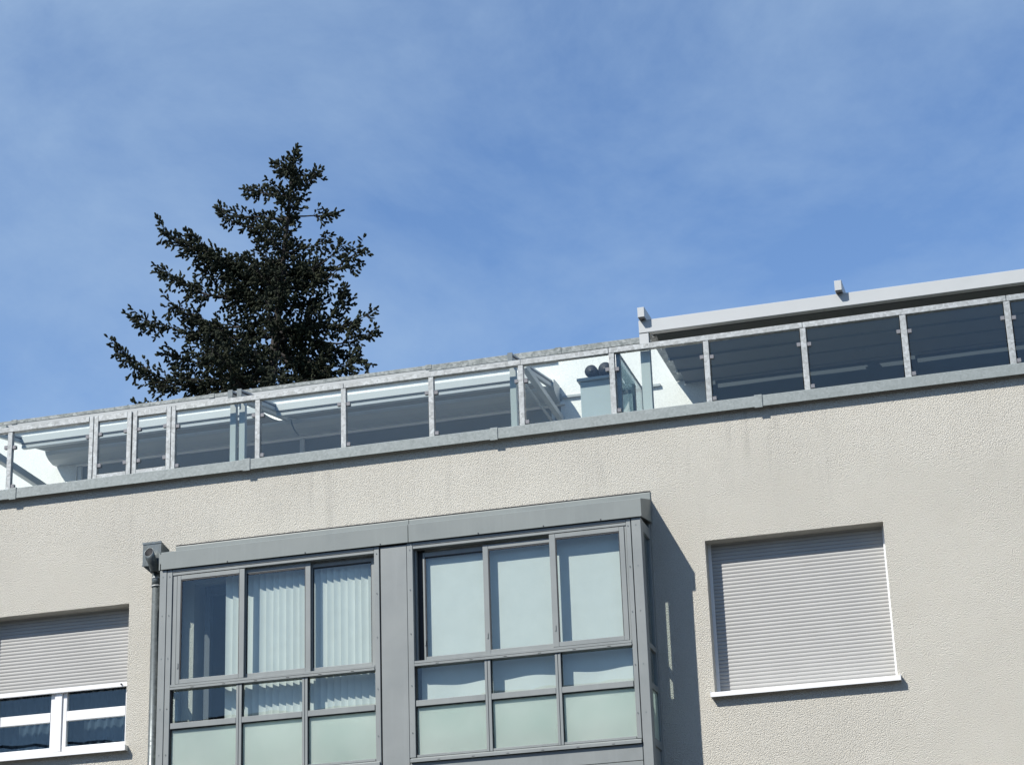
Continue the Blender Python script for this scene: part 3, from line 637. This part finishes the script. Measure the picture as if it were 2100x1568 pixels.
# ------------------------------------------------------------------ pergola
G = empty('pergola', (4.5, 1.2, 8.75)); tag(G, 'white pergola with dark pleated fabric roof on the terrace', 'pergola')
def pz(y): return 10.998 + 0.02 * (y - 0.1)                     # rafter centre line, rafters lie on the beam
def bz(y): return 10.835 + 0.03 * (y - 0.87)                    # crossbars that carry the pleated fabric
box('front_beam', 1.502, 8.6, 0.170, 0.262, 10.772, 10.930, PWHITE, G, 0.004)
box('beam_seam', 1.5015, 1.6145, 0.1695, 0.18, 10.7705, 10.7735, DARK, G, 0)
for x in (1.502, 6.05): box('post', x, x + 0.112, 0.174, 0.258, 8.76, 10.770, PWHITE, G, 0.004)
rx = [1.555, 3.847, 6.13, 8.4]
for x in rx:
    beam('rafter', (x, 0.09, pz(0.09)), (x, 2.345, pz(2.345)), 0.083, 0.128, PWHITE, G)
    boxes('end_cap', [(x - 0.038, x + 0.038, 0.0845, 0.0895, pz(0.09) - 0.058, pz(0.09) + 0.06)], PWHITE, G, 0.001)
    boxes('runner', [(x - 0.03, x + 0.03, 0.095, 0.150, pz(0.09) - 0.078, pz(0.09) - 0.065)], DARK, G, 0)
    box('rafter_shade_strip', x - 0.05, x + (0.05 if x < 2 else 0.085), 0.27, 2.34, bz(1.3) + 0.085, bz(1.3) + 0.095, PIPE, G, 0)  # dark strip added to cover the bright rafter and stop sun leaks
bars = [0.40, 0.87, 1.34, 1.81, 2.28]
for a, b in zip(rx[:-1], rx[1:]):
    x0 = a + 0.062; x1 = b + 0.060
    for k, ya in enumerate(bars):
        yb = bars[k + 1] if k + 1 < len(bars) else 2.3495
        bm = bmesh.new(); pv = None
        for i in range(11):
            t = i / 10; y = ya + (yb - ya) * t
            h = 0.085 * (min(1.0, t / 0.22) ** 0.7) * (1 - max(0.0, (t - 0.22) / 0.78)) ** 0.85
            r = [bm.verts.new((x0 + (x1 - x0) * q / 8, y, bz(y) + 0.012 + h - 0.004 * math.sin(math.pi * q / 8 * 3))) for q in range(9)]
            if pv:
                for q in range(8): bm.faces.new((pv[q], pv[q + 1], r[q + 1], r[q]))
            pv = r
        from_bm('pleat', bm, PERGFAB, G, True)
        box('crossbar', x0, x1, ya - 0.012, ya + 0.012, bz(ya) - 0.012, bz(ya) + 0.011, PERGFAB, G, 0.002)
        if a < 2: boxes('pleat_clip', [(x0 - 0.006, x0 + 0.012, ya - 0.03, ya + 0.03, bz(ya) - 0.02, bz(ya) + 0.015)], WHITE, G, 0.002)
    bm = bmesh.new(); pv = None
    for y, z in ((0.268, 10.90), (0.275, 10.84), (0.40, bz(0.4) + 0.012)):
        r = [bm.verts.new((x0, y, z)), bm.verts.new((x1, y, z))]
        if pv: bm.faces.new((pv[0], pv[1], r[1], r[0]))
        pv = r
    from_bm('front_flap', bm, PERGFAB, G)

# ------------------------------------------------------------------ cabinet, rolls and partition on the terrace
K = empty('storage_cabinet', (0.88, 0.62, 8.75)); tag(K, 'pale grey storage cabinet on the terrace behind the railing glass', 'cabinet')
box('body', 0.742, 1.118, 0.30, 0.62, 8.80, 10.312, CABINET, K, 0.005)
prism('lid', [(0.262, 10.316), (0.262, 10.345), (0.285, 10.356), (0.65, 10.364), (0.65, 10.316)], 0.712, 1.142, CABINET, K)
boxes('foot', [(0.75, 0.79, 0.31, 0.35, 8.755, 8.798), (1.06, 1.10, 0.31, 0.35, 8.755, 8.798), (0.75, 0.79, 0.57, 0.61, 8.755, 8.798), (1.06, 1.10, 0.57, 0.61, 8.755, 8.798)], DARK, K, 0)
for xx, rr_, lab in ((0.878, 0.076, 'left'), (1.048, 0.082, 'right')):
    r0 = empty('rolled_mat', (xx, 0.44, 10.362)); tag(r0, f'{lab} one of two black rolls lying on the grey cabinet', 'roll', 'black rolls on the cabinet')
    zc = 10.359 + rr_
    bm = bmesh.new(); tube(bm, [(xx, 0.29, zc), (xx, 0.30, zc), (xx + 0.01, 0.62, zc + 0.003)], [rr_ * 0.93, rr_, rr_ * 0.97], 24, True)
    from_bm('roll', bm, BLACK, r0, True)
    bm = bmesh.new(); tube(bm, [(xx, 0.2845, zc), (xx, 0.2890, zc)], rr_ * 0.3, 18, True); from_bm('core', bm, DARK, r0, True)
Q = empty('glass_partition', (1.22, 0.9, 8.75)); tag(Q, 'dark tinted glass partition running back from the railing beside the cabinet', 'partition')
box('glass_pane', 1.236, 1.246, 0.19, 1.48, 8.90, 10.545, TGLASS, Q, 0)
box('top_rail', 1.228, 1.254, 0.17, 1.50, 10.548, 10.57, PIPE, Q, 0.002)
for yy in (0.15, 1.50): box('post', 1.216, 1.266, yy, yy + 0.04, 8.76, 10.575, PIPE, Q, 0.003)
box('mid_post', 1.252, 1.285, 0.80, 0.86, 8.76, 10.40, PIPE, Q, 0.003)

# ------------------------------------------------------------------ spruce behind the building
TY = 14.0
S = empty('spruce_tree', (-9.0, TY, 0)); tag(S, 'dark spruce tree rising behind the roof terrace', 'tree')
axis = [(-9.6, 0.0), (-9.1, 10.0), (-8.68, 16.08), (-8.56, 17.18), (-8.43, 18.62), (-8.31, 19.77), (-8.21, 20.84), (-8.14, 21.37)]
bm = bmesh.new(); tube(bm, [(x, TY, z) for x, z in axis], [0.36, 0.24, 0.11, 0.085, 0.06, 0.04, 0.022, 0.008], 9); from_bm('trunk', bm, BARK, S, True)
limbs = [(-8.31, 20.91, -8.59, 21.09), (-8.29, 20.85, -7.98, 20.91), (-8.31, 20.31, -9.31, 20.78), (-8.29, 20.36, -7.62, 20.57), (-8.33, 19.78, -9.74, 20.18), (-8.33, 19.88, -7.38, 19.84), (-8.36, 19.57, -9.47, 19.79), (-8.41, 19.04, -7.5, 19.2), (-8.43, 18.31, -10.9, 19.93), (-8.44, 18.52, -10.31, 19.55), (-8.46, 18.21, -10.83, 18.85), (-8.46, 18.63, -6.85, 18.96), (-8.47, 18.31, -6.95, 18.48), (-8.49, 17.69, -10.68, 18.17), (-8.48, 18.0, -10.34, 18.59), (-8.49, 17.9, -7.28, 18.19), (-8.51, 17.28, -11.47, 17.91), (-8.51, 17.49, -10.38, 17.91), (-8.53, 17.39, -6.5, 17.1), (-8.52, 17.28, -7.21, 17.94), (-8.54, 16.77, -12.18, 17.6), (-8.56, 16.98, -11.0, 17.37), (-8.55, 17.18, -7.64, 17.67), (-8.58, 16.98, -6.72, 16.52), (-8.59, 16.88, -7.29, 16.28), (-8.6, 16.27, -11.55, 16.33), (-8.6, 16.48, -11.41, 16.85), (-8.6, 16.37, -10.46, 16.62), (-8.6, 16.58, -7.79, 16.16), (-8.61, 16.78, -9.43, 17.1), (-8.46, 17.79, -9.56, 18.79), (-8.41, 19.26, -8.94, 19.55), (-8.43, 18.83, -7.79, 18.53), (-8.51, 17.59, -7.79, 17.28)]
limbs += [(-8.45, 18.9, -10.2, 19.35), (-8.45, 18.75, -9.9, 18.95), (-8.46, 18.5, -10.0, 18.75), (-8.5, 17.5, -6.9, 17.35), (-8.5, 17.4, -7.05, 16.85), (-7.6, 17.35, -7.25, 17.95), (-7.3, 17.3, -6.62, 17.5), (-8.55, 17.0, -7.1, 16.45), (-7.9, 16.85, -7.45, 16.15), (-8.48, 18.4, -7.0, 18.75)]
def axis_x(z):
    for (xa, za), (xb, zb) in zip(axis[:-1], axis[1:]):
        if za <= z <= zb: return xa + (xb - xa) * (z - za) / (zb - za)
    return axis[-1][0]
L3 = [(Vector((a, TY, b)), Vector((c, TY + random.uniform(-0.5, 0.5), d))) for a, b, c, d in limbs]
rnd = random.Random(11)
for z in [20.7, 20.3, 19.9, 19.5, 19.1, 18.75, 18.4, 18.0, 17.7, 17.3, 17.0, 16.6, 16.2, 15.9]:
    for sgn in (1, -1):
        h = 21.4 - z; ln = min(2.0, 0.1 + 0.38 * h) * rnd.uniform(0.6, 1.1)
        az = sgn * math.pi / 2 + rnd.uniform(-0.6, 0.6)
        lift = rnd.uniform(0.0, 0.3)
        b = Vector((axis_x(z), TY, z)); L3.append((b, b + Vector((math.cos(az) * ln * 0.75, math.sin(az) * ln, ln * lift))))
for z in [15.2, 14.6, 14.0, 13.2, 12.4, 11.6]:
    for kk in range(5):
        az = kk * 1.257 + z; ln = 2.8 * rnd.uniform(0.8, 1.1); b = Vector((axis_x(z), TY, z)); L3.append((b, b + Vector((math.cos(az) * ln, math.sin(az) * ln, 0.35))))
bw = bmesh.new(); V_ = []; F_c = []
def spindle(p, d, L, r, rn):
    d = d.normalized(); a = d.orthogonal().normalized(); b = d.cross(a); th = rn.uniform(0, 6.28); n = 5
    i0 = len(V_); V_.append(tuple(p)); V_.append(tuple(p + d * L))
    for f, rad in ((0.22, 0.8), (0.72, 1.0)):
        for k in range(n):
            t = th + 2 * math.pi * k / n; V_.append(tuple(p + d * L * f + (a * math.cos(t) + b * math.sin(t)) * r * rad * rn.uniform(0.75, 1.25)))
    for k in range(n):
        k2 = (k + 1) % n
        F_c.append((i0, i0 + 2 + k2, i0 + 2 + k)); F_c.append((i0 + 2 + k, i0 + 2 + k2, i0 + 7 + k2, i0 + 7 + k)); F_c.append((i0 + 7 + k, i0 + 7 + k2, i0 + 1))
UP = Vector((0, 0, 1))
def twig(p, d, ln, rn, dens=1.0):
    n = max(2, int(ln / 0.05 * dens)); q = Vector(p); dd = d.normalized()
    for i in range(n):
        t = (i + 1) / n; pos = Vector(p) + dd * ln * t + UP * (0.10 * ln * t * t)
        s = Vector((rn.uniform(-1, 1), rn.uniform(-1, 1), rn.uniform(-0.9, 0.8)))
        spindle(pos, dd * 0.7 + s * 0.85, rn.uniform(0.08, 0.145), rn.uniform(0.016, 0.027), rn)
    tube(bw, [p, tuple(Vector(p) + dd * ln * 0.5 + UP * 0.02 * ln), tuple(Vector(p) + dd * ln + UP * 0.1 * ln)], [0.007, 0.005, 0.003], 4, False)
    spindle(Vector(p) + dd * ln + UP * 0.1 * ln, dd + UP * 0.3, 0.11, 0.024, rn)
for a, b in L3:
    v = b - a; ln = v.length; n = max(5, int(ln / 0.088)); cph = rnd.uniform(0, 6.28); side = Vector((-v.y, v.x, 0))
    side = side.normalized() if side.length > 1e-4 else Vector((0, 1, 0))
    pts = []; sagk = rnd.uniform(0.04, 0.17)
    for i in range(9):
        t = i / 8; pts.append(a + v * t - UP * sagk * ln * math.sin(math.pi * t) + UP * 0.03 * ln * math.sin(t * 9 + cph) * t)
    tube(bw, [tuple(p) for p in pts], [0.006 + 0.035 * (1 - i / 8) * min(1, ln / 2) for i in range(9)], 5, False)
    for i in range(n):
        t = (i + rnd.uniform(0.2, 0.8)) / n
        if t < 0.10 or (t < 0.85 and math.sin(t * ln * 5.2 + cph) < -0.74): continue
        p = a + v * t - UP * sagk * ln * math.sin(math.pi * t) + UP * 0.03 * ln * math.sin(t * 9 + cph) * t
        tl = (0.21 + 0.15 * ln * (1 - t) ** 0.6) * rnd.uniform(0.4, 1.3) * (0.78 if a.z > 19.2 else 1.0)
        for sg in (1, -1):
            d = v.normalized() * rnd.uniform(0.5, 1.0) + side * sg * rnd.uniform(0.4, 1.1) + UP * rnd.uniform(-0.75, 0.55)
            twig(p, d, tl, rnd)
        twig(p, v.normalized() * 0.5 + UP * rnd.choice((-1.0, -0.8, 0.7)) + side * rnd.uniform(-0.4, 0.4), tl * rnd.uniform(0.5, 1.0), rnd)
    twig(pts[-2], v + UP * 0.2 * ln, 0.24, rnd, 1.3)
for i in range(220):
    z = rnd.uniform(15.5, 20.8); az = rnd.uniform(0, 6.28); twig((axis_x(z), TY, z), Vector((math.cos(az), math.sin(az), rnd.uniform(-0.3, 0.8))), rnd.uniform(0.12, 0.34), rnd, 0.8)
for i in range(46):
    z = rnd.uniform(20.6, 21.3); x = axis_x(z); twig((x, TY, z), Vector((rnd.uniform(-1, 1), rnd.uniform(-1, 1), rnd.uniform(0.2, 0.9))), min(0.2, 0.045 + (21.4 - z) * 0.2), rnd)
spindle(Vector((-8.14, TY, 21.3)), UP, 0.16, 0.02, rnd)
from_bm('branches', bw, BARK, S)
cme = bpy.data.meshes.new('crown'); c0 = Vector((-9.0, TY, 18.5)); cme.from_pydata([tuple(Vector(v) - c0) for v in V_], [], F_c); cme.update()
cr = link('crown', cme, NEEDLE, S, c0)

# ------------------------------------------------------------------ overhead cables across the street (they show in the panes)
def cable(p0, p1, sag, label):
    bm = bmesh.new(); pts = []
    for i in range(41):
        t = i / 40; p = Vector(p0).lerp(Vector(p1), t); p.z -= sag * 4 * t * (1 - t); pts.append(tuple(p))
    tube(bm, pts, 0.045, 6, False); tag(from_bm('overhead_cable', bm, CABLE), label, 'cable', 'cables over the street')
cable((-34, -27, 13.0), (26, -25, 13.4), 0.9, 'upper overhead cable mirrored in the lower balcony panes')
cable((-34, -27.4, 12.5), (26, -25.4, 12.9), 1.1, 'lower overhead cable mirrored in the lower balcony panes')
for x, lab in ((-34, 'far left'), (26, 'far right')):
    up = empty('utility_pole', (x, -26.6, 0)); tag(up, f'wooden utility pole carrying the street cables, {lab} end', 'pole', 'poles along the street')
    bm = bmesh.new(); tube(bm, [(x, -26.3, 0), (x, -26.3, 13.8)], [0.16, 0.11], 12); from_bm('shaft', bm, WOOD, up, True)
    box('crossarm', x - 0.06, x + 0.06, -28.2, -24.6, 13.42, 13.55, WOOD, up)

# ------------------------------------------------------------------ unseen block added behind the viewer to cut low sky light
O = empty('apartment_building', (-14, -52, 0)); tag(O, 'unseen plain apartment block added behind the viewer to cut low sky light', 'building')
OFF = m_plain('ochre_render', (0.20, 0.17, 0.135), 0.9, 0, 0.08, 0.6)
OX0, OX1, OY, OH = -75.0, 55.0, -47.0, 15.5
wins = []
for fl in range(5):
    for i in range(30):
        x = OX0 + 3.0 + i * 4.3; wins.append((x, x + 1.4, 1.0 + fl * 2.95, 2.5 + fl * 2.95))
wall_with_holes('wall', OX0, OX1, 0, OH, OY - 0.35, OY, wins, OFF, O)
box('rear_wall', OX0, OX1, OY - 11.0, OY - 10.7, 0, OH, OFF, O, 0)
for xx in (OX0, OX1 - 0.3): box('end_wall', xx, xx + 0.3, OY - 10.69, OY - 0.36, 0, OH, OFF, O, 0)
box('roof', OX0 - 0.4, OX1 + 0.4, OY - 11.4, OY + 0.4, OH + 0.005, OH + 0.35, ROOFZINC, O, 0)
wme = None
for (a, b, c, d) in wins:
    if wme is None:
        w0 = boxes('window', [(-0.7, -0.62, -0.03, 0.03, -0.75, 0.75), (0.62, 0.7, -0.03, 0.03, -0.75, 0.75), (-0.62, 0.62, -0.03, 0.03, 0.67, 0.75), (-0.62, 0.62, -0.03, 0.03, -0.75, -0.67), (-0.04, 0.04, -0.03, 0.03, -0.67, 0.67)], WHITE, O, 0); wme = w0.data
        p0 = box('pane', -0.63, 0.63, -0.006, 0.006, -0.68, 0.68, DOORDARK, None, 0); pme = p0.data
        w = w0; p = p0
    else:
        w = bpy.data.objects.new('window', wme); COL.objects.link(w); w.parent = O; p = bpy.data.objects.new('pane', pme); COL.objects.link(p)
    w.location = Vector(((a + b) / 2, OY - 0.2, (c + d) / 2)) - Vector(O.location); p.parent = w; p.location = (0, 0, 0)
